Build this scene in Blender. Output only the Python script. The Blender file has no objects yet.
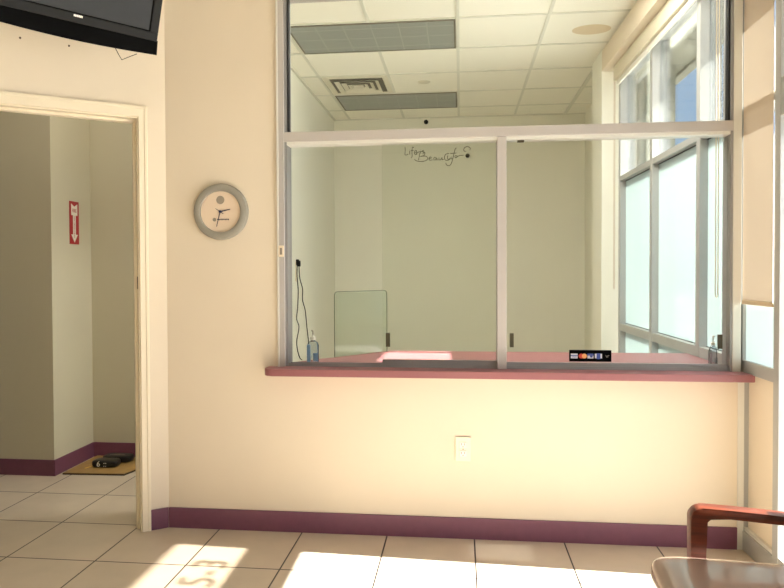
import bpy, bmesh, math, random
from mathutils import Vector, Matrix
random.seed(4)
PI = math.pi
scene = bpy.context.scene
COL = scene.collection

# ------------------------------------------------------------------ materials
def lin(c):
    c = c / 255.0
    return c / 12.92 if c <= 0.04045 else ((c + 0.055) / 1.055) ** 2.4
def rgb(r, g, b): return (lin(r), lin(g), lin(b), 1.0)

def mat(name, col, rough=0.6, metal=0.0, noise=0.0, nscale=20.0, bump=0.0, bscale=200.0, spec=0.5, coat=0.0, emit=None, estr=0.0):
    m = bpy.data.materials.new(name); m.use_nodes = True
    nt = m.node_tree; b = nt.nodes['Principled BSDF']
    b.inputs['Base Color'].default_value = col
    b.inputs['Roughness'].default_value = rough
    b.inputs['Metallic'].default_value = metal
    b.inputs['Specular IOR Level'].default_value = spec
    b.inputs['Coat Weight'].default_value = coat
    if emit:
        b.inputs['Emission Color'].default_value = emit; b.inputs['Emission Strength'].default_value = estr
    tc = nt.nodes.new('ShaderNodeTexCoord')
    if noise > 0:
        n = nt.nodes.new('ShaderNodeTexNoise'); n.inputs['Scale'].default_value = nscale; n.inputs['Detail'].default_value = 5
        nt.links.new(tc.outputs['Object'], n.inputs['Vector'])
        mr = nt.nodes.new('ShaderNodeMapRange'); mr.inputs['From Min'].default_value = 0.3; mr.inputs['From Max'].default_value = 0.7
        mr.inputs['To Min'].default_value = 1 - noise; mr.inputs['To Max'].default_value = 1 + noise
        nt.links.new(n.outputs['Fac'], mr.inputs['Value'])
        mx = nt.nodes.new('ShaderNodeVectorMath'); mx.operation = 'SCALE'
        mx.inputs[0].default_value = col[:3]
        nt.links.new(mr.outputs[0], mx.inputs['Scale'])
        nt.links.new(mx.outputs[0], b.inputs['Base Color'])
    if bump > 0:
        n = nt.nodes.new('ShaderNodeTexNoise'); n.inputs['Scale'].default_value = bscale; n.inputs['Detail'].default_value = 3
        nt.links.new(tc.outputs['Object'], n.inputs['Vector'])
        bp = nt.nodes.new('ShaderNodeBump'); bp.inputs['Strength'].default_value = bump; bp.inputs['Distance'].default_value = 0.002
        nt.links.new(n.outputs['Fac'], bp.inputs['Height'])
        nt.links.new(bp.outputs[0], b.inputs['Normal'])
    return m

def glass_mat(name, tint, refl=1.0, rough=0.0):
    m = bpy.data.materials.new(name); m.use_nodes = True
    nt = m.node_tree; nt.nodes.clear()
    out = nt.nodes.new('ShaderNodeOutputMaterial'); mix = nt.nodes.new('ShaderNodeMixShader')
    tr = nt.nodes.new('ShaderNodeBsdfTransparent'); gl = nt.nodes.new('ShaderNodeBsdfGlossy'); fr = nt.nodes.new('ShaderNodeFresnel')
    mu = nt.nodes.new('ShaderNodeMath'); mu.operation = 'MULTIPLY'; mu.inputs[1].default_value = refl
    fr.inputs['IOR'].default_value = 1.45
    tr.inputs['Color'].default_value = tint; gl.inputs['Roughness'].default_value = rough
    nt.links.new(fr.outputs[0], mu.inputs[0]); nt.links.new(mu.outputs[0], mix.inputs[0])
    nt.links.new(tr.outputs[0], mix.inputs[1]); nt.links.new(gl.outputs[0], mix.inputs[2]); nt.links.new(mix.outputs[0], out.inputs[0])
    return m

def film_mat(name, tcol, dcol, clear=0.0, clearcol=(1, 1, 1, 1), mixf=0.5):
    """light-diffusing sheet: translucent + diffuse (+ a little clear transmission)"""
    m = bpy.data.materials.new(name); m.use_nodes = True
    nt = m.node_tree; nt.nodes.clear()
    out = nt.nodes.new('ShaderNodeOutputMaterial')
    t = nt.nodes.new('ShaderNodeBsdfTranslucent'); t.inputs['Color'].default_value = tcol
    d = nt.nodes.new('ShaderNodeBsdfDiffuse'); d.inputs['Color'].default_value = dcol
    a = nt.nodes.new('ShaderNodeMixShader'); a.inputs[0].default_value = mixf
    nt.links.new(t.outputs[0], a.inputs[1]); nt.links.new(d.outputs[0], a.inputs[2])
    c = nt.nodes.new('ShaderNodeBsdfTransparent'); c.inputs['Color'].default_value = clearcol
    e = nt.nodes.new('ShaderNodeMixShader'); e.inputs[0].default_value = clear
    nt.links.new(a.outputs[0], e.inputs[1]); nt.links.new(c.outputs[0], e.inputs[2]); nt.links.new(e.outputs[0], out.inputs[0])
    return m

TILE, JX, JY = 0.41, -1.168, -0.4058
def floor_mat():
    m = mat('ceramic_floor_tile', rgb(196, 178, 152), rough=0.38)
    nt = m.node_tree; b = nt.nodes['Principled BSDF']; N = nt.nodes.new; L = nt.links.new
    tc = N('ShaderNodeTexCoord'); sp = N('ShaderNodeSeparateXYZ'); L(tc.outputs['Object'], sp.inputs[0])
    def dist(sock, off):
        s = N('ShaderNodeMath'); s.operation = 'SUBTRACT'; s.inputs[1].default_value = off; L(sock, s.inputs[0])
        d = N('ShaderNodeMath'); d.operation = 'DIVIDE'; d.inputs[1].default_value = TILE; L(s.outputs[0], d.inputs[0])
        fl = N('ShaderNodeMath'); fl.operation = 'FLOOR'; L(d.outputs[0], fl.inputs[0])
        f = N('ShaderNodeMath'); f.operation = 'PINGPONG'; f.inputs[1].default_value = 0.5; L(d.outputs[0], f.inputs[0])
        return f.outputs[0], fl.outputs[0]
    dx, ix = dist(sp.outputs[0], JX); dy, iy = dist(sp.outputs[1], JY)
    mn = N('ShaderNodeMath'); mn.operation = 'MINIMUM'; L(dx, mn.inputs[0]); L(dy, mn.inputs[1])
    mr = N('ShaderNodeMapRange'); mr.inputs['From Min'].default_value = 0.0065; mr.inputs['From Max'].default_value = 0.0095; L(mn.outputs[0], mr.inputs['Value'])
    # tile to tile tone and cloudy mottling
    cb = N('ShaderNodeCombineXYZ'); L(ix, cb.inputs[0]); L(iy, cb.inputs[1])
    wn = N('ShaderNodeTexWhiteNoise'); L(cb.outputs[0], wn.inputs['Vector'])
    ns = N('ShaderNodeTexNoise'); ns.inputs['Scale'].default_value = 7; ns.inputs['Detail'].default_value = 6; L(tc.outputs['Object'], ns.inputs['Vector'])
    ad = N('ShaderNodeMath'); ad.operation = 'MULTIPLY_ADD'; ad.inputs[1].default_value = 0.05; ad.inputs[2].default_value = 0.0; L(wn.outputs['Value'], ad.inputs[0])
    ad2 = N('ShaderNodeMath'); ad2.operation = 'MULTIPLY_ADD'; ad2.inputs[1].default_value = 0.22; L(ns.outputs['Fac'], ad2.inputs[0]); L(ad.outputs[0], ad2.inputs[2])
    ad3 = N('ShaderNodeMath'); ad3.operation = 'ADD'; ad3.inputs[1].default_value = 0.86; L(ad2.outputs[0], ad3.inputs[0])
    sc = N('ShaderNodeVectorMath'); sc.operation = 'SCALE'; sc.inputs[0].default_value = rgb(193, 179, 160)[:3]; L(ad3.outputs[0], sc.inputs['Scale'])
    mx = N('ShaderNodeMix'); mx.data_type = 'RGBA'; mx.inputs[6].default_value = rgb(36, 26, 26); L(mr.outputs[0], mx.inputs[0]); L(sc.outputs[0], mx.inputs[7])
    L(mx.outputs[2], b.inputs['Base Color'])
    bp = N('ShaderNodeBump'); bp.inputs['Strength'].default_value = 0.5; bp.inputs['Distance'].default_value = 0.002
    L(mr.outputs[0], bp.inputs['Height']); L(bp.outputs[0], b.inputs['Normal'])
    return m

def wood_mat():
    m = mat('stained_wood', rgb(120, 52, 28), rough=0.4, coat=0.1)
    nt = m.node_tree; b = nt.nodes['Principled BSDF']; N = nt.nodes.new; L = nt.links.new
    tc = N('ShaderNodeTexCoord'); mp = N('ShaderNodeMapping'); mp.inputs['Scale'].default_value = (3, 40, 40); L(tc.outputs['Object'], mp.inputs[0])
    ns = N('ShaderNodeTexNoise'); ns.inputs['Scale'].default_value = 2.0; ns.inputs['Detail'].default_value = 5; L(mp.outputs[0], ns.inputs['Vector'])
    cr = N('ShaderNodeValToRGB'); cr.color_ramp.elements[0].position = 0.3; cr.color_ramp.elements[0].color = rgb(50, 20, 10)
    cr.color_ramp.elements[1].position = 0.7; cr.color_ramp.elements[1].color = rgb(112, 46, 20)
    L(ns.outputs['Fac'], cr.inputs[0]); L(cr.outputs[0], b.inputs['Base Color'])
    return m

def lens_mat():
    m = mat('troffer_lens', rgb(128, 132, 126), rough=0.35)
    nt = m.node_tree; b = nt.nodes['Principled BSDF']; N = nt.nodes.new; L = nt.links.new
    tc = N('ShaderNodeTexCoord'); sp = N('ShaderNodeSeparateXYZ'); L(tc.outputs['Object'], sp.inputs[0])
    outs = []
    for ax, per in ((0, 0.195), (1, 0.187)):
        d = N('ShaderNodeMath'); d.operation = 'DIVIDE'; d.inputs[1].default_value = per; L(sp.outputs[ax], d.inputs[0])
        f = N('ShaderNodeMath'); f.operation = 'PINGPONG'; f.inputs[1].default_value = 0.5; L(d.outputs[0], f.inputs[0])
        g = N('ShaderNodeMath'); g.operation = 'LESS_THAN'; g.inputs[1].default_value = 0.02 if ax == 0 else 0.035; L(f.outputs[0], g.inputs[0]); outs.append(g.outputs[0])
    mxm = N('ShaderNodeMath'); mxm.operation = 'MAXIMUM'; L(outs[0], mxm.inputs[0]); L(outs[1], mxm.inputs[1])
    mx = N('ShaderNodeMix'); mx.data_type = 'RGBA'; mx.inputs[6].default_value = rgb(132, 138, 134); mx.inputs[7].default_value = rgb(150, 155, 149)
    L(mxm.outputs[0], mx.inputs[0]); L(mx.outputs[2], b.inputs['Base Color'])
    return m

M = {}
M['floor'] = floor_mat()
M['wall'] = mat('cream_wall_paint', rgb(223, 210, 190), rough=0.75, noise=0.012, nscale=3, bump=0.05, bscale=260)
M['wall_office'] = mat('office_wall_paint', rgb(233, 232, 220), rough=0.8, noise=0.012, nscale=3, bump=0.05, bscale=260)
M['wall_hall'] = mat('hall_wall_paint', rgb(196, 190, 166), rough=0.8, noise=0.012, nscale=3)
M['trim'] = mat('cream_trim_paint', rgb(232, 220, 196), rough=0.45)
M['base'] = mat('plum_rubber_base', rgb(114, 68, 88), rough=0.5, noise=0.05, nscale=30)
M['ceil'] = mat('mineral_fibre_tile', rgb(238, 236, 224), rough=0.9, bump=0.3, bscale=90, noise=0.015, nscale=150)
M['grid'] = mat('ceiling_grid_paint', rgb(214, 214, 202), rough=0.6)
M['stain'] = mat('ceiling_water_stain', rgb(214, 198, 168), rough=0.9)
M['alu'] = mat('satin_aluminium', rgb(192, 187, 184), rough=0.35, metal=0.25, noise=0.02, nscale=8)
M['alu_dark'] = mat('aluminium_track', rgb(150, 149, 150), rough=0.4, metal=0.3)
M['store'] = mat('storefront_aluminium', rgb(170, 170, 168), rough=0.4, metal=0.15)
M['endcap'] = mat('pale_aluminium_cap', rgb(222, 221, 214), rough=0.4, metal=0.2)
M['gasket'] = mat('black_gasket', rgb(22, 22, 24), rough=0.6)
M['counter'] = mat('plum_laminate', rgb(146, 92, 96), rough=0.42, noise=0.03, nscale=120, spec=0.6)
M['glass'] = glass_mat('interior_glass', (0.965, 0.976, 0.955, 1), 0.7)
M['glass_out'] = glass_mat('storefront_glass', (0.95, 0.97, 0.97, 1), 0.8)
M['glass_grey'] = glass_mat('grey_transom_glass', (0.58, 0.565, 0.54, 1), 0.8)
M['acrylic'] = glass_mat('green_edge_sheet', (0.915, 0.95, 0.915, 1), 0.12)
M['acr_edge'] = mat('sheet_edge', rgb(74, 92, 70), rough=0.3)
M['film'] = film_mat('frosted_film', (0.084, 0.108, 0.107, 1), (0.70, 0.78, 0.76, 1), 0.04, (1, 1, 1, 1), 0.45)
M['shade'] = film_mat('shade_cloth', (0.075, 0.064, 0.050, 1), rgb(232, 212, 186), 0.0, (1, 1, 1, 1), 0.6)
M['shade_box'] = mat('shade_fascia', rgb(214, 206, 184), rough=0.5)
M['hem'] = mat('shade_hem', rgb(200, 180, 152), rough=0.5)
M['clock_ring'] = mat('clock_rim', rgb(150, 146, 136), rough=0.7, spec=0.2)
M['clock_face'] = mat('clock_dial', rgb(226, 206, 184), rough=0.4)
M['navy'] = mat('navy_print', rgb(44, 46, 74), rough=0.5)
M['greyprint'] = mat('grey_print', rgb(150, 140, 126), rough=0.5)
M['tv'] = mat('tv_gloss_black', rgb(34, 34, 35), rough=0.65, spec=0.15)
M['tv_screen'] = mat('tv_screen', rgb(38, 38, 40), rough=0.35, spec=0.15, noise=0.1, nscale=4)
M['black'] = mat('matte_black', rgb(4, 4, 5), rough=0.8, spec=0.08)
M['black_shine'] = mat('shiny_black', rgb(14, 14, 16), rough=0.3)
M['white'] = mat('white_plastic', rgb(236, 232, 222), rough=0.4)
M['plate'] = mat('ivory_plastic', rgb(240, 226, 202), rough=0.35)
M['slot'] = mat('dark_slot', rgb(90, 74, 60), rough=0.7)
M['red'] = mat('sign_red', rgb(168, 34, 44), rough=0.4)
M['signwhite'] = mat('sign_white', rgb(226, 222, 208), rough=0.5)
M['wood'] = wood_mat()
M['vinyl'] = mat('taupe_vinyl', rgb(146, 122, 108), rough=0.2, spec=0.6, coat=0.6, bump=0.03, bscale=300)
M['chairmetal'] = mat('glide_black', rgb(30, 28, 28), rough=0.5)
M['lens'] = lens_mat()
M['vent'] = mat('vent_white', rgb(214, 210, 192), rough=0.5)
M['vent_dark'] = mat('vent_cavity', rgb(112, 108, 94), rough=0.8)
M['tan'] = mat('brown_hardboard', rgb(158, 126, 74), rough=0.5, noise=0.14, nscale=18)
M['tan_edge'] = mat('hardboard_edge', rgb(50, 36, 22), rough=0.8)
M['yellow'] = mat('yellow_mark', rgb(226, 190, 90), rough=0.5)
M['blue_liquid'] = mat('blue_label', rgb(140, 178, 222), rough=0.3)
M['clearp'] = glass_mat('clear_plastic', (0.86, 0.90, 0.93, 1), 1.3, 0.05)
M['bronze'] = mat('dark_bronze_pull', rgb(64, 56, 34), rough=0.5)
M['ink'] = mat('decal_ink', rgb(84, 88, 66), rough=0.7)
M['concrete'] = mat('pale_concrete', rgb(205, 200, 190), rough=0.9, noise=0.06, nscale=3)
M['stucco'] = mat('stucco', rgb(118, 118, 110), rough=0.9, noise=0.04, nscale=12)
M['card_white'] = mat('card_white', rgb(214, 216, 226), rough=0.5)
M['card_blue'] = mat('card_blue', rgb(62, 84, 158), rough=0.5)
M['card_red'] = mat('card_red', rgb(206, 66, 50), rough=0.5)
M['card_orange'] = mat('card_orange', rgb(236, 164, 100), rough=0.5)
M['fill_panel'] = mat('fill_panel_lens', rgb(255, 250, 240), rough=0.6, emit=(1.0, 0.93, 0.82, 1), estr=5.0)  # glowing face of the two added fill panels

# ------------------------------------------------------------------ mesh helper
class MB:
    def __init__(s): s.bm = bmesh.new()
    def box(s, x0, x1, y0, y1, z0, z1, bev=0.0):
        r = bmesh.ops.create_cube(s.bm, size=1.0)
        vs = r['verts']
        for v in vs:
            v.co = Vector(((x0 + x1) / 2 + v.co.x * (x1 - x0), (y0 + y1) / 2 + v.co.y * (y1 - y0), (z0 + z1) / 2 + v.co.z * (z1 - z0)))
        if bev > 0:
            es = list({e for v in vs for e in v.link_edges})
            bmesh.ops.bevel(s.bm, geom=es, offset=bev, segments=3, profile=0.5, affect='EDGES')
        return s
    def prism(s, pts, axis, a, b):
        """extrude closed 2D polygon pts along axis (0,1,2) from a to b"""
        def P(p, t):
            if axis == 0: return Vector((t, p[0], p[1]))
            if axis == 1: return Vector((p[0], t, p[1]))
            return Vector((p[0], p[1], t))
        A = [s.bm.verts.new(P(p, a)) for p in pts]; B = [s.bm.verts.new(P(p, b)) for p in pts]
        n = len(pts)
        s.bm.faces.new(A); s.bm.faces.new(list(reversed(B)))
        for i in range(n): s.bm.faces.new((A[i], B[i], B[(i + 1) % n], A[(i + 1) % n]))
        return s
    def lathe(s, prof, seg=48, axis='z', c=(0, 0, 0), close=False):
        rings = []
        for r, h in prof:
            ring = []
            for k in range(seg):
                a = 2 * PI * k / seg
                if axis == 'z': co = (c[0] + r * math.cos(a), c[1] + r * math.sin(a), c[2] + h)
                elif axis == 'y': co = (c[0] + r * math.cos(a), c[1] + h, c[2] + r * math.sin(a))
                else: co = (c[0] + h, c[1] + r * math.cos(a), c[2] + r * math.sin(a))
                ring.append(s.bm.verts.new(co))
            rings.append(ring)
        for i in range(len(rings) - 1):
            for k in range(seg):
                s.bm.faces.new((rings[i][k], rings[i][(k + 1) % seg], rings[i + 1][(k + 1) % seg], rings[i + 1][k]))
        if close:
            for k in range(seg):
                s.bm.faces.new((rings[-1][k], rings[-1][(k + 1) % seg], rings[0][(k + 1) % seg], rings[0][k]))
        else:
            for ring in (rings[0], rings[-1]):
                try: s.bm.faces.new(ring)
                except ValueError: pass
        return s
    def tube(s, pts, r, seg=8, rx=None):
        """tube through points; constant radius"""
        pts = [Vector(p) for p in pts]
        rings = []; up = None
        for i, p in enumerate(pts):
            t = (pts[min(i + 1, len(pts) - 1)] - pts[max(i - 1, 0)]).normalized()
            if up is None:
                up = Vector((0, 0, 1)) if abs(t.z) < 0.9 else Vector((1, 0, 0))
            u = t.cross(up).normalized(); v = u.cross(t).normalized(); up = v
            rings.append([s.bm.verts.new(p + (u * math.cos(2 * PI * k / seg) + v * math.sin(2 * PI * k / seg)) * r) for k in range(seg)])
        for i in range(len(rings) - 1):
            for k in range(seg):
                s.bm.faces.new((rings[i][k], rings[i][(k + 1) % seg], rings[i + 1][(k + 1) % seg], rings[i + 1][k]))
        s.bm.faces.new(rings[0]); s.bm.faces.new(rings[-1])
        return s
    def build(s, name, m, parent=None, smooth=False, kind=None, loc=None, rotz=None):
        bmesh.ops.recalc_face_normals(s.bm, faces=s.bm.faces[:])
        me = bpy.data.meshes.new(name); s.bm.to_mesh(me); s.bm.free()
        me.materials.append(m)
        if smooth:
            for p in me.polygons: p.use_smooth = True
            try: me.set_sharp_from_angle(angle=math.radians(35))
            except Exception: pass
        o = bpy.data.objects.new(name, me); COL.objects.link(o)
        if parent is not None: o.parent = parent
        if kind: o['kind'] = kind
        if loc: o.location = loc
        if rotz is not None: o.rotation_euler = (0, 0, rotz)
        return o

def bez(pts, n=8):
    """Catmull-Rom through the points"""
    P = [Vector(p) for p in pts]; P = [P[0] * 2 - P[1]] + P + [P[-1] * 2 - P[-2]]
    out = []
    for i in range(1, len(P) - 2):
        for k in range(n):
            t = k / n; a, b, c, d = P[i - 1], P[i], P[i + 1], P[i + 2]
            out.append(0.5 * ((2 * b) + (c - a) * t + (2 * a - 5 * b + 4 * c - d) * t * t + (3 * b - a - 3 * c + d) * t ** 3))
    out.append(P[-2]); return out

def tag(o, label, cat, group=None):
    o['label'] = label; o['category'] = cat
    if group: o['group'] = group
    return o
def empty(name, loc=(0, 0, 0), rotz=0.0, kind=None):
    o = bpy.data.objects.new(name, None); COL.objects.link(o); o.location = loc; o.rotation_euler = (0, 0, rotz)
    o.empty_display_size = 0.1
    if kind: o['kind'] = kind
    return o
def thing(name, label, cat, loc=(0, 0, 0), rotz=0.0, group=None): return tag(empty(name, loc, rotz), label, cat, group)
def text(name, s, m, parent, loc, rot, size, depth=0.0008, sx=1.0, shear=0.0, bold=0.0, align='CENTER'):
    c = bpy.data.curves.new(name, 'FONT'); c.body = s; c.size = size; c.extrude = depth; c.align_x = align; c.align_y = 'CENTER'; c.shear = shear; c.offset = bold
    c.materials.append(m)
    tmp = bpy.data.objects.new(name + '_curve', c); COL.objects.link(tmp)
    dg = bpy.context.evaluated_depsgraph_get()
    me = bpy.data.meshes.new_from_object(tmp.evaluated_get(dg)); me.name = name
    bpy.data.objects.remove(tmp)
    o = bpy.data.objects.new(name, me); COL.objects.link(o); o.parent = parent; o.location = loc; o.rotation_euler = rot; o.scale = (sx, 1, 1)
    return o
def struct(mb, name, m, **k): return mb.build(name, m, kind='structure', **k)

CZ = 2.97                     # ceiling height
WX, WK = 1.25, 0.02           # storefront inner plane x = WX - WK*y
def wx(y): return WX - WK * y

# ------------------------------------------------------------------ floor, ceiling, walls
struct(MB().box(-5.2, 1.42, -6.6, 4.5, -0.12, 0.0), 'floor', M['floor'])
struct(MB().box(-5.2, 1.62, -6.6, 4.5, CZ, CZ + 0.1), 'ceiling', M['ceil'])

# main wall with the reception opening (front face y = 0)
XL, XR, ZC, ZT = -0.866, 1.241, 0.764, 2.62
w = MB()
w.box(-1.4256, XL, 0, 0.12, 0, CZ)
w.box(XL, 1.230, 0, 0.12, 0, ZC)
w.box(XL, XR + 0.01, 0, 0.12, ZT, CZ)
struct(w, 'wall_front', M['wall'])
struct(MB().box(1.230, 1.256, -0.006, 0.12, 0, ZC - 0.001), 'trim_1', M['endcap'])
bb = MB().box(-1.423, 1.228, -0.009, 0, 0, 0.098)
struct(bb, 'baseboard_front', M['base'])

# angled left wall: local x = along the wall away from the corner, local y = out into the waiting room
ANG = math.radians(34 + 180)
W0 = (-1.4256, 0.0, 0.0)
def lw(s, n, z=0.0): return (W0[0] + s * math.cos(ANG) - n * math.sin(ANG), W0[1] + s * math.sin(ANG) + n * math.cos(ANG), z)
S0, S1, DH, TH = 0.132, 1.06, 1.985, 0.115
w = MB()
w.box(0, S0 - 0.018, -TH, 0, 0, CZ); w.box(S1 + 0.018, 3.2, -TH, 0, 0, CZ); w.box(S0 - 0.018, S1 + 0.018, -TH, 0, DH + 0.018, CZ)
struct(w, 'wall_left', M['wall'], loc=W0, rotz=ANG)
d = empty('door_1', W0, ANG, 'structure')
j = MB(); j.box(S0 - 0.018, S0, -TH - 0.002, 0.003, 0, DH); j.box(S1, S1 + 0.018, -TH - 0.002, 0.003, 0, DH); j.box(S0 - 0.018, S1 + 0.018, -TH - 0.002, 0.003, DH, DH + 0.018)
j.build('jamb', M['trim'], d)
j = MB(); j.box(S0, S0 + 0.012, -0.075, -0.04, 0, DH); j.box(S1 - 0.012, S1, -0.075, -0.04, 0, DH); j.box(S0, S1, -0.075, -0.04, DH - 0.012, DH)
j.build('door_stop', M['trim'], d)
c = MB()
for a, b in ((S0 - 0.046, S0 - 0.006), (S1 + 0.006, S1 + 0.046)):
    c.box(a, b, 0, 0.014, 0, DH + 0.01, 0.002); c.box(a if a < 0.5 else b - 0.014, a + 0.014 if a < 0.5 else b, 0.0, 0.018, 0, DH + 0.056, 0.002)
c.box(S0 - 0.046, S1 + 0.046, 0, 0.014, DH + 0.006, DH + 0.056, 0.002); c.box(S0 - 0.046, S1 + 0.046, 0, 0.018, DH + 0.044, DH + 0.058, 0.002)
c.build('casing', M['trim'], d)
MB().box(S0 - 0.001, S0 + 0.0015, -0.03, -0.005, 1.17, 1.23).build('strike_plate', M['slot'], d)
MB().box(S0 - 0.0005, S0 + 0.0012, -0.075, -0.045, 0.93, 0.99).build('strike_plate', M['slot'], d)
struct(MB().box(0.004, S0 - 0.047, 0, 0.009, 0, 0.098), 'baseboard_left', M['base'], loc=W0, rotz=ANG)
struct(MB().box(S1 + 0.047, 3.15, 0, 0.009, 0, 0.098), 'baseboard_left_far', M['base'], loc=W0, rotz=ANG)
# rest of the waiting room behind the camera
e = lw(3.15, 0)
struct(MB().box(e[0] - 0.12, e[0], -6.5, e[1] + 0.05, 0, CZ), 'wall_left_rear', M['wall'])
struct(MB().box(e[0] - 0.12, 1.36, -6.6, -6.5, 0, CZ), 'wall_back', M['wall'])

# hallway beyond the door
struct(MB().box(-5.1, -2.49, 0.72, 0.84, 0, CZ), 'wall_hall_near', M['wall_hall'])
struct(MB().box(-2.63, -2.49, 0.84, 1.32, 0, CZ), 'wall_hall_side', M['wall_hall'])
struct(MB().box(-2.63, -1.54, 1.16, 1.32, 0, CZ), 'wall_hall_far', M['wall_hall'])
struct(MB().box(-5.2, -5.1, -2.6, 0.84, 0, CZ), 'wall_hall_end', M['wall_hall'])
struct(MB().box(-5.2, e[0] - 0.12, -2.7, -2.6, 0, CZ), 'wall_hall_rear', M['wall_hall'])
struct(MB().box(-5.1, -2.481, 0.711, 0.72, 0, 0.098), 'baseboard_hall_near', M['base'])
struct(MB().box(-2.49, -2.481, 0.72, 1.151, 0, 0.098), 'baseboard_hall_side', M['base'])
struct(MB().box(-2.481, -1.55, 1.151, 1.16, 0, 0.098), 'baseboard_hall_far', M['base'])

# office
struct(MB().box(-1.54, -1.42, 1.12, 4.35, 0, CZ).box(-1.54, -1.42, 0.12, 0.2, 0, CZ).box(-1.54, -1.42, 0.2, 1.12, 2.03, CZ), 'wall_office_left', M['wall_office'])
struct(MB().box(-1.54, 1.62, 4.35, 4.47, 0, CZ), 'wall_office_back', M['wall_office'])
struct(MB().box(1.35, 1.62, 2.62, 4.35, 0, CZ), 'wall_office_right', M['wall_office'])
struct(MB().box(1.095, 1.50, 2.24, 2.62, 0, CZ), 'wall_office_pier', M['wall_office'])
# header above the office windows, in storefront coordinates
WROT = WK
# ceiling grid of the office
g = MB()
for k in range(-2, 4):
    x = -0.017 + 0.61 * k
    if -1.42 < x < 1.18: g.box(x - 0.0115, x + 0.0115, 0.12, 4.35, CZ - 0.005, CZ)
for k in range(-3, 6):
    y = 1.45 + 0.615 * k
    if 0.15 < y < 4.33: g.box(-1.42, 1.16 if y < 2.7 else 1.42, y - 0.0115, y + 0.0115, CZ - 0.0055, CZ)
g.box(1.118, 1.15, 0.12, 4.35, CZ - 0.012, CZ)
g.box(-1.42, -1.40, 0.12, 4.35, CZ - 0.012, CZ); g.box(-1.42, 1.42, 4.33, 4.35, CZ - 0.012, CZ)
struct(g, 'trim_2', M['grid'])
st = MB().lathe([(0.0001, 0), (0.10, 0), (0.10, -0.0006), (0.0001, -0.0006)], 40, 'z', (0.93, 1.79, CZ))
for v in st.bm.verts: v.co.x = 0.93 + (v.co.x - 0.93) * 1.35
tag(st.build('water_stain', M['stain']), 'faint tan water stain on the office ceiling tile near the windows', 'stain')

# ------------------------------------------------------------------ reception window in the wall
win = empty('window_1', (0, 0, 0), 0, 'structure')
IL, IR = -0.824, 1.197        # clear opening
GY = 0.035
# outer jambs and rails
f = MB()
f.box(XL, IL - 0.012, -0.008, 0.115, 0.797, ZT, 0.002)
f.build('left_jamb', M['alu'], win)
f = MB(); f.box(XL - 0.004, XL + 0.004, -0.012, 0.02, 0.797, ZT); f.build('jamb_edge', M['endcap'], win)
f = MB(); f.box(IL - 0.012, IL, 0.006, 0.09, 0.797, ZT); f.build('inner_stop', M['alu_dark'], win)
f = MB(); f.box(IR + 0.008, XR, -0.006, 0.115, 0.797, ZT, 0.002); f.build('right_jamb', M['endcap'], win)
f = MB(); f.box(IR - 0.002, IR + 0.008, -0.002, 0.09, 0.797, ZT); f.build('inner_stop', M['alu_dark'], win)
f = MB(); f.box(XL, XR, -0.008, 0.115, ZT - 0.05, ZT); f.build('head_rail', M['alu'], win)
f = MB(); f.box(IL - 0.012, IR + 0.008, -0.006, 0.10, 1.870, 1.915, 0.002); f.build('transom_bar', M['alu'], win)
f = MB(); f.box(IL, IR, 0.004, 0.075, 1.856, 1.870); f.build('upper_track', M['endcap'], win)
f = MB(); f.box(IL, IR, 0.008, 0.085, 0.797, 0.803); f.box(IL, IR, 0.012, 0.016, 0.803, 0.811); f.box(IL, IR, 0.056, 0.060, 0.803, 0.811); f.build('bottom_track', M['alu_dark'], win)
f = MB(); f.box(0.168, 0.211, -0.008, 0.09, 0.797, 1.868, 0.002); f.build('mullion', M['alu'], win)
# black gasket beside the transom glass
f = MB(); f.box(IL + 0.002, IL + 0.007, 0.012, 0.05, 1.921, ZT - 0.05); f.box(IR - 0.009, IR - 0.002, 0.012, 0.05, 1.921, ZT - 0.05); f.build('gasket', M['gasket'], win)
MB().box(IL + 0.007, IR - 0.009, 0.030, 0.036, 1.921, ZT - 0.05).build('transom_glass', M['glass'], win)
# panes: fixed left, sliding left (parked behind), sliding right
MB().box(IL, 0.168, 0.058, 0.063, 0.803, 1.853).build('glass_pane', M['glass'], win)
p = MB().box(-0.370, 0.168, 0.030, 0.035, 0.832, 1.853).build('sliding_pane', M['glass'], win)
MB().box(-0.370, 0.168, 0.022, 0.043, 0.808, 0.832).build('bottom_rail', M['alu_dark'], p)
MB().box(-0.3545, -0.3345, 0.0275, 0.0375, 0.892, 0.958, 0.001).build('finger_pull', M['bronze'], p)
p = MB().box(0.211, IR - 0.002, 0.030, 0.035, 0.826, 1.853).build('sliding_pane', M['glass'], win)
MB().box(0.211, IR - 0.002, 0.022, 0.043, 0.804, 0.826).build('bottom_rail', M['alu_dark'], p)
MB().box(0.228, 0.246, 0.0275, 0.0375, 0.895, 0.960, 0.001).build('finger_pull', M['bronze'], p)
MB().box(1.155, 1.175, 0.0275, 0.0375, 0.895, 0.960, 0.001).build('finger_pull', M['bronze'], p)
MB().box(0.262, 0.292, 0.010, 0.028, 1.845, 1.853).build('track_clip', M['bronze'], win)

# small push button plate on the left jamb
t = thing('push_button', 'tiny white plate with dark button on the left window frame', 'button', (-0.8505, -0.008, 1.349))
MB().box(-0.013, 0.013, -0.005, 0, -0.027, 0.027, 0.002).build('plate', M['plate'], t)
MB().box(-0.006, 0.006, -0.008, -0.005, -0.016, 0.016, 0.001).build('button', M['greyprint'], t)

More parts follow.
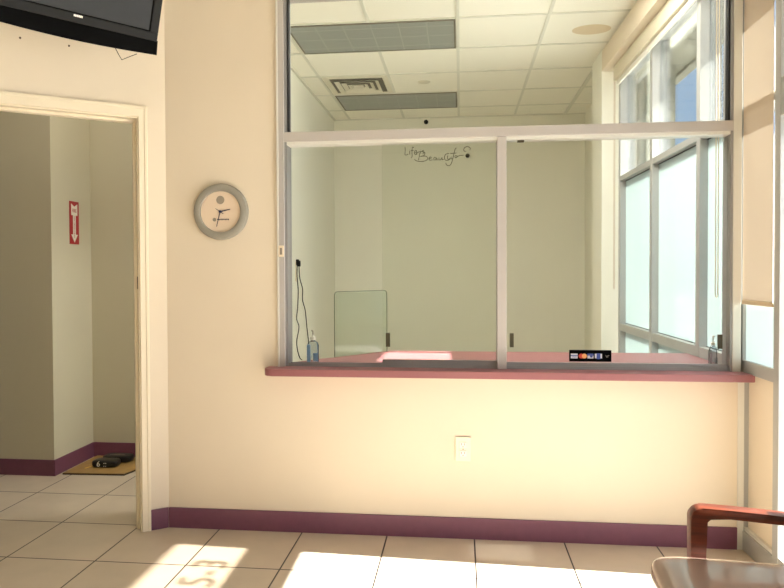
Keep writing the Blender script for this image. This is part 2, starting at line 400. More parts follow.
# ------------------------------------------------------------------ reception countertop
cp = []
r_ = 0.045
for k in range(7):
    a = PI + (PI / 2) * k / 6
    cp.append((-0.920 + r_ + r_ * math.cos(a), -0.10 + r_ + r_ * math.sin(a)))
cp += [(1.262, -0.10), (1.249, -0.005), (wx(0.66) - 0.004, 0.675), (-0.405, 0.675), (-0.80, 0.20), (-0.862, 0.125), (-0.862, 0.0), (-0.920, 0.0)]
ct = MB().prism(cp, 2, 0.7645, 0.797)
es = [e for e in ct.bm.edges if abs(e.verts[0].co.z - e.verts[1].co.z) < 1e-6 and (e.verts[0].co.y < -0.05 or e.verts[1].co.y < -0.05)]
bmesh.ops.bevel(ct.bm, geom=es, offset=0.004, segments=2, profile=0.5, affect='EDGES')
tag(ct.build('reception_countertop', M['counter']), 'long plum laminate counter under the reception window', 'countertop')

# clear sheet standing on the counter
ax, ay, bx_, by_ = -0.660, 0.335, -0.415, 0.628
L = math.hypot(bx_ - ax, by_ - ay); ra = math.atan2(by_ - ay, bx_ - ax)
t = thing('clear_acrylic_panel', 'clear green-tinted sheet with rounded corners standing upright on the counter', 'screen', (ax, ay, 0.797), ra)
H = 0.348; R = 0.02
out = [(0, 0), (L, 0)]
for k in range(6): a = (PI / 2) * k / 5; out.append((L - R + R * math.cos(a), H - R + R * math.sin(a)))
for k in range(6): a = PI / 2 + (PI / 2) * k / 5; out.append((R + R * math.cos(a), H - R + R * math.sin(a)))
MB().prism(out, 1, -0.0025, 0.0025).build('sheet', M['acrylic'], t)
edge = [(p[0], 0, p[1]) for p in out[1:]] + [(0, 0, 0.002)]
MB().tube(edge, 0.0022, 6).build('edge', M['acr_edge'], t)

# ------------------------------------------------------------------ storefront (right): local y along, local x outward
sf = empty('window_2', (WX, 0, 0), WROT, 'structure')
F = 0.046
mull = [(-3.31, -3.26), (-2.29, -2.24), (-1.36, -1.31), (-0.325, -0.280), (0.52, 0.57), (1.33, 1.38), (2.12, 2.17)]
for a, b in mull:
    MB().box(0, 0.11, a, b, 0, CZ, 0.0015).build('mullion', M['store'], sf)
MB().box(0.0, 0.11, 0.0, 0.13, 0.0, CZ).build('wall_jamb', M['store'], sf)
def rail(name, y0, y1, z0, z1, x1=0.10, m='store'):
    return MB().box(0.002, x1, y0, y1, z0, z1, 0.001).build(name, M[m], sf)
bays_off = [(0.13, 0.52), (0.57, 1.33), (1.38, 2.12)]
for y0, y1 in bays_off + [(-0.280, 0.0)]:
    rail('bottom_rail', y0, y1, 0, 0.085); rail('sill_rail', y0, y1, 0.795, 0.85); rail('transom_rail', y0, y1, 1.935, 1.972)
    rail('head_rail', y0, y1, 2.72, CZ)
    MB().box(F, F + 0.006, y0, y1, 1.972, 2.72).build('clear_pane', M['glass_out'], sf)
    g = MB().box(F, F + 0.006, y0, y1, 0.85, 1.935).build('frosted_pane', M['glass_out'], sf)
    MB().prism([(y0, 0.85), (y1, 0.85), (y1, 1.935), (y0, 1.935)], 0, F - 0.004, F - 0.004).build('frosted_film', M['film'], g) if False else None
    fb = bmesh.new(); fd = F - 0.003 if y0 > 0 else 0.014; vs = [fb.verts.new((fd, yy, zz)) for yy, zz in ((y0, 0.85), (y1, 0.85), (y1, 1.935 if y0 > 0 else 1.12), (y0, 1.935 if y0 > 0 else 1.12))]; fb.faces.new(vs)
    fm = MB(); fm.bm.free(); fm.bm = fb; fm.build('frosted_film', M['film'], g)
    if y0 > 0:
        g = MB().box(F, F + 0.006, y0, y1, 0.085, 0.795).build('lower_pane', M['glass_out'], sf)
        fb = bmesh.new(); vs = [fb.verts.new((F - 0.003, yy, zz)) for yy, zz in ((y0, 0.085), (y1, 0.085), (y1, 0.795), (y0, 0.795))]; fb.faces.new(vs)
        fm = MB(); fm.bm.free(); fm.bm = fb; fm.build('frosted_film', M['film'], g)
    else:
        MB().box(0.028, 0.07, y0, y1, 0.085, 0.795).build('spandrel_panel', M['wall'], sf)
        MB().box(0.012, 0.032, y0, y1, 0.085, 0.100).build('panel_bead', M['endcap'], sf)
# dark glazing beads along the frosted panes
gk = MB()
for y0, y1 in bays_off + [(-0.280, 0.0)]:
    if y0 < 0: continue
    gk.box(F - 0.008, F, y0, y1, 1.929, 1.935); gk.box(F - 0.006, F, y0, y0 + 0.004, 0.85, 2.7); gk.box(F - 0.008, F, y0, y1, 0.85, 0.854)
gk.build('glazing_gasket', M['gasket'], sf)
struct(MB().box(1.312, 1.42, -6.6, -3.24, 0, CZ), 'wall_sun_block_rear', M['wall'])  # unseen solid wall, closed in to cut sun into the waiting room
wide = [(-1.31, -0.325), (-2.24, -1.36), (-3.26, -2.29)]
for y0, y1 in wide:
    rail('bottom_rail', y0, y1, 0, 0.10); rail('door_header', y0, y1, 1.86, 2.012); rail('head_rail', y0, y1, 2.72, CZ)
    MB().box(F, F + 0.006, y0, y1, 0.10, 1.86).build('clear_pane', M['glass_out'], sf)
    MB().box(F, F + 0.006, y0, y1, 2.012, 2.72).build('transom_pane', M['glass_grey'], sf)
for ch, yy in (('5', -0.668), ('-', -0.590), ('3', -0.505)):
    text('suite_number', ch, M['black'], sf, (F + 0.008, yy, 2.145), (PI / 2, 0, PI / 2), 0.195, 0.0006, bold=0.002)

# roller shade in the office, mounted under the header
t = thing('roller_shade', 'cream roller shade rolled up in its long box above the office windows', 'roller shade', (WX, 0, 0), WROT)
MB().box(-0.050, -0.002, 0.13, 2.13, 2.69, 2.80, 0.003).build('fascia', M['shade_box'], t)
MB().box(-0.030, -0.016, 0.16, 2.10, 2.655, 2.690, 0.002).build('hem_bar', M['white'], t)
MB().tube([(-0.03, 0.20, 2.70), (-0.03, 0.20, 1.13), (-0.03, 0.215, 1.12), (-0.03, 0.23, 1.13), (-0.03, 0.23, 2.70)], 0.0022, 6).build('bead_chain', M['hem'], t)
MB().tube([(-0.035, 2.14, 2.70), (-0.035, 2.14, 1.12), (-0.035, 2.155, 1.11), (-0.035, 2.17, 1.12), (-0.035, 2.17, 2.70)], 0.0022, 6).build('bead_chain', M['hem'], t)
struct(MB().box(-0.11, -0.004, 0.12, 2.24, 2.80, CZ - 0.012), 'trim_3', M['wall'], loc=(WX, 0, 0), rotz=WROT)

# roller shade in the waiting room, pulled down beside the reception window
t = thing('roller_shade', 'tan cloth roller shade pulled halfway down beside the reception window', 'roller shade', (WX, 0, 0), WROT)
fb = bmesh.new(); vs = [fb.verts.new((-0.004, yy, zz)) for yy, zz in ((-0.277, 1.115), (-0.006, 1.115), (-0.006, 2.72), (-0.277, 2.72))]; fb.faces.new(vs)
fm = MB(); fm.bm.free(); fm.bm = fb; fm.build('shade_cloth', M['shade'], t)
MB().box(-0.010, 0.001, -0.274, -0.010, 1.100, 1.120, 0.003).build('hem_bar', M['hem'], t)
MB().lathe([(0.0001, 0), (0.006, 0), (0.006, 0.010), (0.0001, 0.010)], 16, 'y', (-0.006, -0.284, 1.106)).build('end_cap', M['hem'], t)
MB().box(-0.06, -0.001, -0.28, -0.01, 2.72, 2.84, 0.003).build('fascia', M['shade_box'], t)

# ------------------------------------------------------------------ outside
struct(MB().box(1.36, 40, -30, 40, -0.2, -0.03), 'ground', M['concrete'])
struct(MB().box(1.362, 1.93, -7.5, 7.5, 2.98, 3.12), 'roof_overhang', M['stucco'])
struct(MB().box(1.89, 1.97, -7.5, 7.5, 2.955, 3.55), 'roof_fascia', M['stucco'])
struct(MB().box(1.40, 1.80, 2.75, 3.15, -0.03, 2.98), 'pier', M['stucco'])
struct(MB().box(1.362, 1.42, 2.2, 7.5, -0.03, 2.98), 'outer_wall', M['stucco'])

# ------------------------------------------------------------------ office ceiling fixtures
def troffer(y0, label):
    t = thing('ceiling_light', label, 'ceiling light', (-0.622, y0 + 0.303, CZ), 0, 'troffers in the office ceiling')
    f = MB(); f.box(-0.59, 0.59, -0.29, -0.278, -0.012, 0); f.box(-0.59, 0.59, 0.278, 0.29, -0.012, 0); f.box(-0.59, -0.578, -0.278, 0.278, -0.012, 0); f.box(0.578, 0.59, -0.278, 0.278, -0.012, 0)
    f.build('frame', M['vent_dark'], t)
    MB().box(-0.578, 0.578, -0.278, 0.278, -0.009, -0.002).build('lens', M['lens'], t)
    return t
troffer(1.45, 'unlit grey lens ceiling light, the larger-looking one nearer the reception window')
troffer(3.295, 'unlit grey lens ceiling light beside the back wall of the office')

t = thing('ceiling_vent', 'square white stepped air vent between the two ceiling lights', 'air vent', (-0.925, 2.985, CZ))
f = MB(); h = 0.285
def ring(mb, ro, ri, zo, zi):
    O = [(-ro, -ro, zo), (ro, -ro, zo), (ro, ro, zo), (-ro, ro, zo)]; I = [(-ri, -ri, zi), (ri, -ri, zi), (ri, ri, zi), (-ri, ri, zi)]
    a = [mb.bm.verts.new(p) for p in O]; b = [mb.bm.verts.new(p) for p in I]
    for k in range(4): mb.bm.faces.new((a[k], a[(k + 1) % 4], b[(k + 1) % 4], b[k]))
ring(f, 0.29, 0.245, -0.004, -0.010); ring(f, 0.245, 0.235, -0.010, -0.002)
f.build('frame', M['vent'], t)
for ro in (0.20, 0.145, 0.09):
    f = MB(); ring(f, ro, ro - 0.006, -0.022, -0.022); ring(f, ro - 0.006, ro - 0.038, -0.022, -0.004); f.build('louver_ring', M['vent'], t)
MB().box(-0.045, 0.045, -0.045, 0.045, -0.020, -0.014).build('center_plate', M['vent'], t)
MB().box(-0.25, 0.25, -0.25, 0.25, -0.004, -0.001).build('cavity', M['vent_dark'], t)

tag(MB().lathe([(0.0001, -0.008), (0.05, -0.006), (0.058, 0.0), (0.0001, 0.0)], 32, 'z', (-0.327, 2.957, CZ)).build('sprinkler_cover', M['vent'], smooth=True), 'small round white disc on the ceiling tile right of the air vent', 'ceiling disc')
t = thing('motion_sensor', 'small black round sensor on white mount up at the ceiling edge', 'sensor', (-0.379, 4.35, 2.925))
MB().box(-0.05, 0.05, -0.03, 0, -0.0, 0.035, 0.004).build('mount', M['white'], t)
MB().lathe([(0.0001, -0.045), (0.018, -0.035), (0.024, -0.018), (0.024, 0.0), (0.0001, 0.0)], 20, 'y', (0, -0.008, -0.008)).build('dome', M['black'], t, smooth=True)
tag(MB().lathe([(0.0001, -0.03), (0.015, -0.022), (0.022, -0.008), (0.024, 0.0), (0.0001, 0.0)], 20, 'y', (0.079, 4.35, 2.536)).build('round_sensor', M['black'], smooth=True), 'black round sensor on the office wall at the end of the script lettering', 'sensor')

# ------------------------------------------------------------------ script lettering on the office wall
D0x, D0z, DS = -0.693, 2.725, 0.910 / 784     # zoomed sketch units to metres
def dk(pts, w=3.2, smooth=True):
    P = [(D0x + x * DS, 0, D0z - (y * 0.353 / 287) ) for x, y in pts]
    return bez(P, 6) if smooth else [Vector(p) for p in P]
strokes = [
    [(66, 62), (68, 95), (66, 132), (80, 136), (98, 128)],                                  # L
    [(112, 98), (112, 132)], [(112, 84), (113, 87)],                                         # i
    [(152, 70), (140, 66), (134, 90), (134, 150), (124, 162)], [(122, 98), (150, 96)],       # f
    [(158, 118), (178, 114), (176, 98), (162, 102), (156, 122), (166, 134), (184, 128)],     # e
    [(218, 104), (218, 128)], [(218, 90), (219, 93)],                                        # i
    [(250, 98), (234, 100), (240, 112), (250, 120), (234, 130)],                             # s
    [(206, 118), (204, 150), (196, 186)],                                                    # B stem
    [(170, 132), (196, 112), (236, 108), (258, 122), (246, 144), (212, 152)],
    [(212, 152), (262, 150), (286, 168), (268, 190), (224, 198), (180, 192), (156, 176)],
    [(298, 176), (318, 168), (314, 158), (300, 164), (298, 182), (314, 190), (330, 182)],    # e
    [(366, 164), (350, 162), (342, 180), (354, 188), (370, 168), (372, 188), (384, 182)],    # a
    [(394, 164), (393, 184), (408, 186), (422, 166), (423, 186), (438, 182)],                # u
    [(490, 132), (460, 136), (446, 160), (452, 188), (478, 192), (502, 178)],                # t swash
    [(478, 148), (474, 176), (488, 184), (500, 172)], [(510, 160), (508, 178), (520, 180)],
    [(560, 82), (546, 96), (532, 150), (514, 214), (492, 240), (466, 234), (458, 216)],      # f
    [(500, 132), (560, 128)], [(542, 162), (552, 152), (566, 156), (556, 172), (544, 164)],  # u/l
    [(566, 164), (590, 152), (630, 150)], [(650, 116), (630, 108), (636, 84), (664, 72), (690, 86), (688, 104)],
]
mb = MB()
for s_ in strokes: mb.tube(dk(s_), 0.0038, 5)
for v in mb.bm.verts: v.co.y *= 0.12
tag(mb.build('wall_lettering', M['ink'], loc=(0, 4.3485, 0)), 'dark script lettering reading Life is Beautiful on the office wall', 'lettering')

# ------------------------------------------------------------------ cords on office left wall
t = thing('wall_socket', 'ivory wall socket with black plugs on the office side wall', 'socket', (-1.42, 2.55, 1.31))
MB().box(0, 0.006, -0.035, 0.035, -0.14, 0.03, 0.002).build('plate', M['plate'], t)
for yy, zz in ((-0.018, 0.03), (0.035, 0.02)):
    MB().box(0.006, 0.03, yy - 0.012, yy + 0.012, zz - 0.03, zz + 0.02, 0.004).build('plug', M['black'], t)
def cord(pts, label, r=0.0042):
    return tag(MB().tube(bez([(-1.405, y, z) for y, z in pts], 6), r, 6).build('power_cord', M['ink'] if False else M['gasket'], smooth=True), label, 'cord', 'cords hanging on the office wall')
cord([(2.535, 1.33), (2.52, 1.22), (2.56, 1.10), (2.54, 0.95), (2.50, 0.85), (2.58, 0.77), (2.50, 0.66), (2.52, 0.58), (2.60, 0.50), (2.68, 0.47)], 'black cord hanging lower and wavier to the left of the pump bottle')
cord([(2.59, 1.33), (2.62, 1.20), (2.72, 1.10), (2.72, 1.0), (2.82, 0.90), (2.88, 0.75), (2.94, 0.60), (2.95, 0.42)], 'black cord hanging down behind the blue-labelled pump bottle')

# ------------------------------------------------------------------ bottles on the counter
def bottle(loc, h, r, label, labmat, name='pump_bottle', squash=0.7):
    t = thing(name, label, 'bottle', loc, 0.1)
    b = MB().lathe([(0.0001, 0), (r * 0.9, 0), (r, 0.004), (r, h * 0.55), (r * 0.8, h * 0.64), (r * 0.38, h * 0.68), (r * 0.38, h * 0.72)], 28)
    for v in b.bm.verts: v.co.y *= squash
    b.build('body', M['clearp'], t, smooth=True)
    b = MB()
    b.box(-r * 0.99, -r * 0.45, -r * squash * 0.86, r * squash * 0.86, 0.005, h * 0.56, 0.003)
    b.build('blue_label', labmat, t)
    b = MB()
    b.box(r * 0.1, r * 0.9, -r * squash * 0.95, -r * squash * 0.9, 0.012, h * 0.32, 0.0)
    b.build('front_label', labmat, t)
    MB().lathe([(0.0001, h * 0.71), (r * 0.5, h * 0.71), (r * 0.5, h * 0.79), (r * 0.16, h * 0.80), (r * 0.14, h * 0.85), (0.0001, h * 0.86)], 20).build('pump_cap', M['white'], t, smooth=True)
    MB().tube([(0, 0, h * 0.84), (0, 0, h * 0.97), (-0.002, -0.004, h * 0.99), (-0.004, -0.02, h * 0.985)], 0.0028, 8).build('nozzle', M['greyprint'], t)
    return t
bottle((-0.728, 0.12, 0.797), 0.165, 0.029, 'clear pump bottle with blue label at the left end of the counter', M['blue_liquid'])
b2 = bottle((1.165, 0.115, 0.797), 0.150, 0.019, 'small clear pump bottle at the window end of the counter', M['clearp'])

# ------------------------------------------------------------------ payment card sign
t = thing('card_sign', 'small black sign with payment card logos on the right window pane', 'sign', (0.593, 0.026, 0.859))
MB().box(-0.0945, 0.0945, -0.003, 0.003, -0.0265, 0.0265, 0.001).build('plate', M['black'], t)
y = -0.0036
def dec(name, m, x0, x1, z0, z1, yy=y): return MB().box(x0, x1, yy - 0.0004, yy + 0.0004, z0, z1).build(name, M[m], t)
dec('card_logo', 'card_white', -0.088, -0.057, -0.012, 0.010); dec('logo_stripe', 'card_blue', -0.088, -0.057, -0.001, 0.0025, y - 0.0006); text('lettering', 'VISA', M['card_blue'], t, (-0.0725, y - 0.0008, -0.0055), (PI / 2, 0, 0), 0.011, 0.0001)
MB().lathe([(0.0001, -0.0004), (0.0115, -0.0004), (0.0115, 0.0004), (0.0001, 0.0004)], 28, 'y', (-0.041, y, -0.001)).build('card_logo', M['card_red'], t)
MB().lathe([(0.0001, -0.0004), (0.0115, -0.0004), (0.0115, 0.0004), (0.0001, 0.0004)], 28, 'y', (-0.027, y - 0.0009, -0.001)).build('card_logo', M['card_orange'], t)
dec('card_logo', 'card_white', -0.013, 0.014, -0.012, 0.010); dec('logo_stripe', 'card_blue', -0.013, 0.014, 0.001, 0.010, y - 0.0006)
MB().lathe([(0.0001, -0.0004), (0.006, -0.0004), (0.006, 0.0004), (0.0001, 0.0004)], 20, 'y', (0.004, y - 0.0012, -0.002)).build('logo_dot', M['card_blue'], t)
dec('card_logo', 'card_white', 0.020, 0.052, -0.011, 0.010); dec('logo_stripe', 'card_blue', 0.028, 0.045, -0.014, 0.012, y - 0.0006)
mb = MB(); mb.tube([(0.068, y, 0.003), (0.073, y, -0.003), (0.078, y, 0.001), (0.084, y, 0.002)], 0.0013, 5); mb.tube([(0.072, y, -0.006), (0.080, y, -0.004)], 0.001, 5); mb.build('small_mark', M['greyprint'], t)

# ------------------------------------------------------------------ clock
t = thing('wall_clock', 'round grey-rimmed wall clock with pale dial on the cream wall', 'clock', (-1.146, 0, 1.541))
MB().lathe([(0.098, -0.016), (0.100, -0.027), (0.106, -0.030), (0.120, -0.030), (0.130, -0.025), (0.135, -0.014), (0.135, 0.0), (0.098, 0.0)], 72, 'y', close=True).build('rim', M['clock_ring'], t, smooth=True)
MB().lathe([(0.0001, -0.017), (0.099, -0.017), (0.099, -0.004), (0.0001, -0.004)], 64, 'y').build('dial', M['clock_face'], t)
yy = -0.0178
MB().lathe([(0.0001, 0), (0.020, 0), (0.020, 0.0006), (0.0001, 0.0006)], 32, 'y', (0.0, yy, 0.056)).build('dial_mark', M['greyprint'], t)
MB().lathe([(0.0001, 0), (0.009, 0), (0.009, 0.0006), (0.0001, 0.0006)], 24, 'y', (-0.030, yy, -0.038)).build('dial_emblem', M['greyprint'], t)
mb = MB()
x = -0.016
for k, wd in enumerate([.004, .003, .005, .003, .004, .004, .003, .005, .003, .004, .005]):
    mb.box(x, x + wd, yy, yy + 0.0006, -0.040 - (0.001 if k % 3 else 0), -0.035 + (0.001 if k % 4 == 0 else 0)); x += wd + 0.0015
mb.build('dial_lettering', M['navy'], t)
def hand(name, ang, l0, l1, wd, yo):
    a = math.radians(ang); d = Vector((math.sin(a), 0, math.cos(a))); n = Vector((d.z, 0, -d.x)) * wd
    mb = MB(); mb.prism([((d * l0 + n)[0], (d * l0 + n)[2]), ((d * l1 + n * .6)[0], (d * l1 + n * .6)[2]), ((d * l1 - n * .6)[0], (d * l1 - n * .6)[2]), ((d * l0 - n)[0], (d * l0 - n)[2])], 1, yo, yo + 0.001)
    mb.build(name, M['navy'], t)
hand('hour_hand', 78, -0.004, 0.050, 0.0032, -0.021)
hand('minute_hand', 194, -0.004, 0.074, 0.0022, -0.023)
hand('second_hand', 304, -0.02, 0.026, 0.0018, -0.025)
MB().lathe([(0.0001, -0.026), (0.006, -0.026), (0.006, -0.018), (0.0001, -0.018)], 20, 'y').build('hub', M['navy'], t)

# ------------------------------------------------------------------ outlet
t = thing('wall_outlet', 'cream duplex wall outlet low on the wall under the counter', 'outlet', (0.010, 0, 0.421))
MB().box(-0.036, 0.036, -0.006, 0, -0.057, 0.057, 0.002).build('plate', M['plate'], t)
for zz in (0.020, -0.020):
    o = MB().box(-0.017, 0.017, -0.009, -0.005, zz - 0.014, zz + 0.014, 0.003).build('socket', M['white'], t)
    s_ = MB(); s_.box(-0.008, -0.0055, -0.0095, -0.008, zz - 0.002, zz + 0.008); s_.box(0.0055, 0.008, -0.0095, -0.008, zz - 0.002, zz + 0.008); s_.box(-0.002, 0.002, -0.0095, -0.008, zz - 0.011, zz - 0.006)
    s_.build('slots', M['slot'], o)
MB().lathe([(0.0001, -0.0075), (0.003, -0.0075), (0.003, -0.005), (0.0001, -0.005)], 12, 'y').build('screw', M['slot'], t)

# ------------------------------------------------------------------ television
TH_, TILT = math.radians(48.5), math.radians(21.3)
TP = Vector((-1.275, -0.401, 2.225))
t = thing('television', 'black flat television tilted down on a bracket above the doorway', 'television', TP)
u = Vector((math.cos(TH_), math.sin(TH_), 0)); n0 = Vector((math.sin(TH_), -math.cos(TH_), 0)); z = Vector((0, 0, 1))
n = n0 * math.cos(TILT) - z * math.sin(TILT); v = z * math.cos(TILT) + n0 * math.sin(TILT)
# local: x = u, y = -n (back), z = v
Rm = Matrix((( u.x, -n.x, v.x), (u.y, -n.y, v.y), (u.z, -n.z, v.z)))
t.rotation_euler = Rm.to_euler()
TW, THt, BZ = 0.665, 0.405, 0.034
f = MB()
f.box(-TW, 0, 0, 0.03, 0, BZ, 0.002); f.box(-TW, 0, 0, 0.03, THt - BZ * 0.8, THt, 0.002)
f.box(-TW, -TW + BZ, 0, 0.03, BZ, THt - BZ * 0.8, 0.002); f.box(-BZ, 0, 0, 0.03, BZ, THt - BZ * 0.8, 0.002)
f.build('bezel', M['tv'], t)
MB().box(-TW + BZ, -BZ, 0.006, 0.012, BZ, THt - BZ * 0.8).build('screen', M['tv_screen'], t)
g = MB()
g.box(-TW + BZ - 0.001, -BZ + 0.001, 0.002, 0.008, BZ - 0.001, BZ + 0.004); g.box(-BZ - 0.003, -BZ + 0.001, 0.002, 0.008, BZ, THt - BZ * 0.8)
g.build('screen_seal', M['black'], t)
MB().box(-TW + 0.01, -0.01, 0.03, 0.085, 0.01, THt - 0.01, 0.01).build('back_shell', M['black'], t)
pts = [(-TW + 0.004, 0.004), (0.005, 0.004), (0.009, -0.054)]
for k in range(1, 13):
    a = k / 13; pts.append((0.009 - a * (TW + 0.01), -0.054 - 0.012 * math.sin(PI * a) ))
pts.append((-TW - 0.001, -0.050))
MB().prism(pts, 1, 0.006, 0.075).build('speaker_bar', M['black'], t)
mb = MB(); x = -0.336
for k, wd in enumerate([.005, .006, .006, .007, .006, .004]):
    mb.box(x, x + wd - 0.0012, -0.001, 0.0005, 0.0225, 0.0305); x += wd
mb.build('maker_badge', M['white'], t)
MB().tube([(-0.155, 0.04, -0.06), (-0.14, 0.03, -0.085), (-0.128, 0.02, -0.103), (-0.10, 0.03, -0.088), (-0.062, 0.04, -0.068)], 0.0016, 6).build('loose_cable', M['black'], t)
# bracket from the back shell to the angled wall
cen = TP + Rm @ Vector((-TW / 2, 0.085, THt / 2))
wn = Vector((math.sin(math.radians(34)), -math.cos(math.radians(34)), 0))
dist = (cen - Vector(W0)).dot(wn)
onw = cen - wn * (dist - 0.012)
Ti = (Matrix.Translation(TP) @ Rm.to_4x4()).inverted()
MB().tube([Ti @ cen, Ti @ (onw)], 0.022, 12).build('bracket_arm', M['black'], t)
for zz in (0.0,):
    mb = MB(); mb.tube([Ti @ (onw), Ti @ (onw - wn * 0.0115)], 0.075, 16); mb.build('wall_plate', M['black'], t)

for s_, zz, lb in ((0.419, 2.284, 'tiny screw in the wall below the middle of the television'), (0.614, 2.289, 'tiny screw in the wall below the outer end of the television')):
    p_ = lw(s_, 0, zz)
    o = MB().lathe([(0.0001, 0), (0.0045, 0), (0.0045, 0.004), (0.0001, 0.005)], 12, 'y').build('wall_screw', M['slot'], loc=p_, rotz=ANG)
    tag(o, lb, 'screw')

# ------------------------------------------------------------------ fire extinguisher sign in the hall (faces +x)
t = thing('fire_extinguisher_sign', 'narrow red and white arrow sign pointing down on the hallway wall', 'sign', (-2.4895, 0.962, 1.574))
MB().box(0, 0.002, -0.052, 0.052, -0.138, 0.138).build('plate', M['red'], t)
ar = [(-0.034, 0.122), (0, 0.104), (0.034, 0.122), (0.034, 0.048), (0.015, 0.048), (0.015, -0.076), (0.036, -0.076), (0, -0.128), (-0.036, -0.076), (-0.015, -0.076), (-0.015, 0.048), (-0.034, 0.048)]
MB().prism(ar, 0, 0.002, 0.003).build('arrow', M['signwhite'], t)
text('sign_word', 'FIRE', M['red'], t, (0.0034, 0, 0.077), (PI / 2, 0, PI / 2), 0.034, 0.0003, sx=0.8)
for k, ch in enumerate('EXTINGUISHER'):
    text('sign_letter', ch, M['red'], t, (0.0034, 0, 0.038 - k * 0.0118), (PI / 2, 0, PI / 2), 0.014, 0.0003)

# ------------------------------------------------------------------ board and black packs on the hall floor
t = thing('floor_board', 'thin brown board with dark edges lying in the hallway corner', 'board', (-2.247, 0.915, 0.0))
MB().prism([(-0.205, -0.165), (0.185, -0.150), (0.265, 0.20), (-0.205, 0.225)], 2, 0.004, 0.012).build('top', M['tan'], t)
MB().prism([(-0.208, -0.168), (0.187, -0.153), (0.268, 0.203), (-0.208, 0.228)], 2, 0.0, 0.009).build('edge', M['tan_edge'], t)
MB().prism([(-0.125, -0.065), (-0.115, -0.070), (-0.085, 0.02), (-0.095, 0.025)], 2, 0.012, 0.013).build('yellow_mark', M['yellow'], t)
def superell(rx, ry, rz, e1, e2, nu=36, nv=18):
    mb = MB(); rows = []
    sg = lambda w_, m_: math.copysign(abs(w_) ** m_, w_)
    for i in range(1, nv):
        ph = -PI / 2 + PI * i / nv
        rows.append([mb.bm.verts.new((rx * sg(math.cos(ph), e1) * sg(math.cos(2 * PI * k / nu), e2), ry * sg(math.cos(ph), e1) * sg(math.sin(2 * PI * k / nu), e2), rz * sg(math.sin(ph), e1))) for k in range(nu)])
    for i in range(len(rows) - 1):
        for k in range(nu): mb.bm.faces.new((rows[i][k], rows[i][(k + 1) % nu], rows[i + 1][(k + 1) % nu], rows[i + 1][k]))
    mb.bm.faces.new(rows[0]); mb.bm.faces.new(rows[-1])
    return mb
def pack(loc, rz, sx, label, marks):
    t = thing('black_pouch', label, 'pouch', loc, rz)
    o = superell(0.085 * sx, 0.045, 0.024, 0.5, 0.5).build('body', M['black_shine'], t, smooth=True); o.location = (0, 0, 0.024)
    mb = MB()
    if marks == 'six':
        text('print', '6', M['white'], t, (-0.03, -0.0468, 0.026), (1.4, 0, 0), 0.048, 0.0006)
        text('print', '::', M['white'], t, (0.012, -0.0468, 0.026), (1.4, 0, 0), 0.052, 0.0006)
        mb.bm.free()
    else:
        mb.box(-0.05, 0.05, -0.018, -0.012, 0.044, 0.049); mb.build('print', M['greyprint'], t)
    return t
pack((-2.255, 0.905, 0.0122), 0.05, 1.0, 'black pouch with white print lying in front on the board', 'six')
pack((-2.235, 1.02, 0.0122), 0.02, 1.15, 'black pouch lying behind the printed pouch on the board', 'bar')

# ------------------------------------------------------------------ arm chair
t = thing('arm_chair', 'waiting room armchair with taupe vinyl seat and curved wooden arms', 'chair', (0.800, -1.52, 0), math.radians(-5))
o = superell(0.290, 0.262, 0.045, 0.32, 0.22, 64, 24).build('seat', M['vinyl'], t, smooth=True); o.location = (-0.029, 0.0, 0.438)
MB().box(-0.24, 0.22, -0.24, 0.24, 0.385, 0.415, 0.004).build('seat_frame', M['wood'], t)
o = superell(0.035, 0.255, 0.272, 0.35, 0.3, 48, 20).build('backrest', M['vinyl'], t, smooth=True); o.location = (0.270, 0, 0.76); o.rotation_euler = (0, math.radians(8), 0)
def arm(side):
    # bent flat bar: front leg, curved corner, arm rest, in the x-z plane
    y0, y1 = (0.268, 0.312) if side > 0 else (-0.312, -0.268)
    zt, x0, x1, th = 0.603, -0.200, 0.27, 0.036
    o_ = []; R1 = 0.030
    outer = [(x0 + 0.014, 0.0), (x0, 0.40), (x0 - 0.002, zt - R1)]
    for k in range(1, 7):
        a = PI - (PI / 2) * k / 6; outer.append((x0 + R1 + R1 * math.cos(a), zt - R1 + R1 * math.sin(a)))
    outer += [(-0.10, zt - 0.002), (0.05, zt - 0.010), (0.16, zt - 0.020), (x1, zt - 0.030)]
    inner = [(x1, zt - 0.058), (0.16, zt - 0.045), (0.05, zt - 0.034), (-0.10, zt - 0.026), (x0 + th + 0.012, zt - 0.026), (x0 + th + 0.002, zt - 0.036), (x0 + th, 0.40), (x0 + th - 0.002, 0.0)]
    mb = MB().prism(outer + inner, 1, y0, y1)
    es = [e for e in mb.bm.edges if abs(e.verts[0].co.y - e.verts[1].co.y) < 1e-6]
    bmesh.ops.bevel(mb.bm, geom=es, offset=0.004, segments=2, profile=0.5, affect='EDGES')
    return mb
arm(1).build('arm_and_leg', M['wood'], t, smooth=True); arm(-1).build('arm_and_leg', M['wood'], t, smooth=True)
for s_ in (1, -1):
    yc = 0.288 * s_
    mb = MB().prism([(0.29, 0), (0.325, 0), (0.29, 0.42), (0.315, 0.84), (0.285, 0.86), (0.245, 0.42)], 1, yc - 0.018, yc + 0.018); mb.build('rear_leg', M['wood'], t)
    for xx in (-0.168, 0.305): MB().lathe([(0.0001, -0.001), (0.014, -0.001), (0.014, 0.006), (0.0001, 0.006)], 12, 'z', (xx, yc, 0.001)).build('glide', M['chairmetal'], t)
MB().box(-0.27, 0.27, -0.012, 0.012, 0.37, 0.39).build('cross_rail', M['wood'], t)
MB().box(0.26, 0.285, -0.27, 0.27, 0.36, 0.40).build('rear_rail', M['wood'], t)
MB().box(-0.19, -0.165, -0.27, 0.27, 0.36, 0.40).build('front_rail', M['wood'], t)

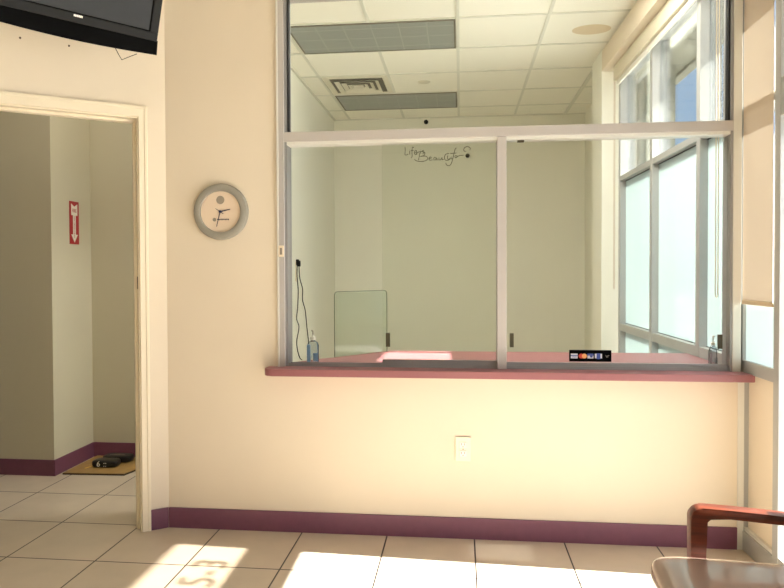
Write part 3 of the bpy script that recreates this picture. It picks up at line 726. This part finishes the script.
# ------------------------------------------------------------------ fill light panels added out of view to brighten office and hall
def fill_panel(x, y, hx, hy, power, label):
    t = thing('ceiling_light', label, 'ceiling light', (x, y, CZ))  # panel added only to brighten the room from out of view
    f = MB(); f.box(-hx, hx, -hy, -hy + 0.015, -0.012, 0); f.box(-hx, hx, hy - 0.015, hy, -0.012, 0); f.box(-hx, -hx + 0.015, -hy + 0.015, hy - 0.015, -0.012, 0); f.box(hx - 0.015, hx, -hy + 0.015, hy - 0.015, -0.012, 0)
    f.build('frame', M['vent'], t)
    MB().box(-hx + 0.015, hx - 0.015, -hy + 0.015, hy - 0.015, -0.008, -0.002).build('lens', M['fill_panel'], t)
    ld = bpy.data.lights.new('fill_glow', 'AREA'); ld.shape = 'RECTANGLE'; ld.size = 2 * hx - 0.05; ld.size_y = 2 * hy - 0.05; ld.energy = power; ld.color = (1, 0.98, 0.94)
    lo = bpy.data.objects.new('fill_glow', ld); COL.objects.link(lo); lo.parent = t; lo.location = (0, 0, -0.02)
fill_panel(0.288, 0.528, 0.59, 0.29, 40.0, 'added fill light panel over the reception counter, unseen above the view')
fill_panel(-1.95, 0.35, 0.29, 0.29, 3.2, 'added square fill light panel in the hallway, unseen above the doorway view')

# ------------------------------------------------------------------ sun, sky
TAN_E = 0.905
sd = bpy.data.lights.new('sun', 'SUN'); sd.energy = 56.0; sd.angle = math.radians(0.55); sd.color = (1.0, 0.965, 0.92)
so = bpy.data.objects.new('sun', sd); COL.objects.link(so)
dirv = Vector((-1, 0.050, -TAN_E)).normalized()
so.rotation_euler = dirv.to_track_quat('-Z', 'Y').to_euler(); so.location = (6, 0, 6)
w = bpy.data.worlds.new('world'); scene.world = w; w.use_nodes = True
bg = w.node_tree.nodes['Background']; bg.inputs['Color'].default_value = (0.45, 0.66, 1.0, 1); bg.inputs['Strength'].default_value = 2.5

# ------------------------------------------------------------------ camera (solved from the photograph's straight lines)
cd = bpy.data.cameras.new('camera'); cam = bpy.data.objects.new('camera', cd); COL.objects.link(cam); scene.camera = cam
f_px, yaw, pit, rol, sx, sy, D, h = 666.0087, 0.1078, 0.0187, -0.0037, -3.4939, -9.5288, 3.1164, 1.2481
Fv = Vector((-math.sin(yaw) * math.cos(pit), math.cos(yaw) * math.cos(pit), -math.sin(pit)))
Rv = Vector((math.cos(yaw), math.sin(yaw), 0)); Uv = Rv.cross(Fv)
R2 = Rv * math.cos(rol) + Uv * math.sin(rol); U2 = -Rv * math.sin(rol) + Uv * math.cos(rol)
cam.matrix_world = Matrix(((R2.x, U2.x, -Fv.x, 0), (R2.y, U2.y, -Fv.y, -D), (R2.z, U2.z, -Fv.z, h), (0, 0, 0, 1)))
cd.sensor_fit = 'HORIZONTAL'; cd.sensor_width = 36.0; cd.lens = f_px / 784 * 36.0
cd.shift_x = -sx / 784; cd.shift_y = sy / 784
cd.clip_start = 0.05

scene.view_settings.view_transform = 'Standard'; scene.view_settings.look = 'None'
scene.view_settings.exposure = 0.06; scene.view_settings.gamma = 1.0; scene.view_settings.use_curve_mapping = False
scene.cycles.max_bounces = 10; scene.cycles.diffuse_bounces = 6; scene.cycles.transparent_max_bounces = 24
scene.cycles.sample_clamp_indirect = 6
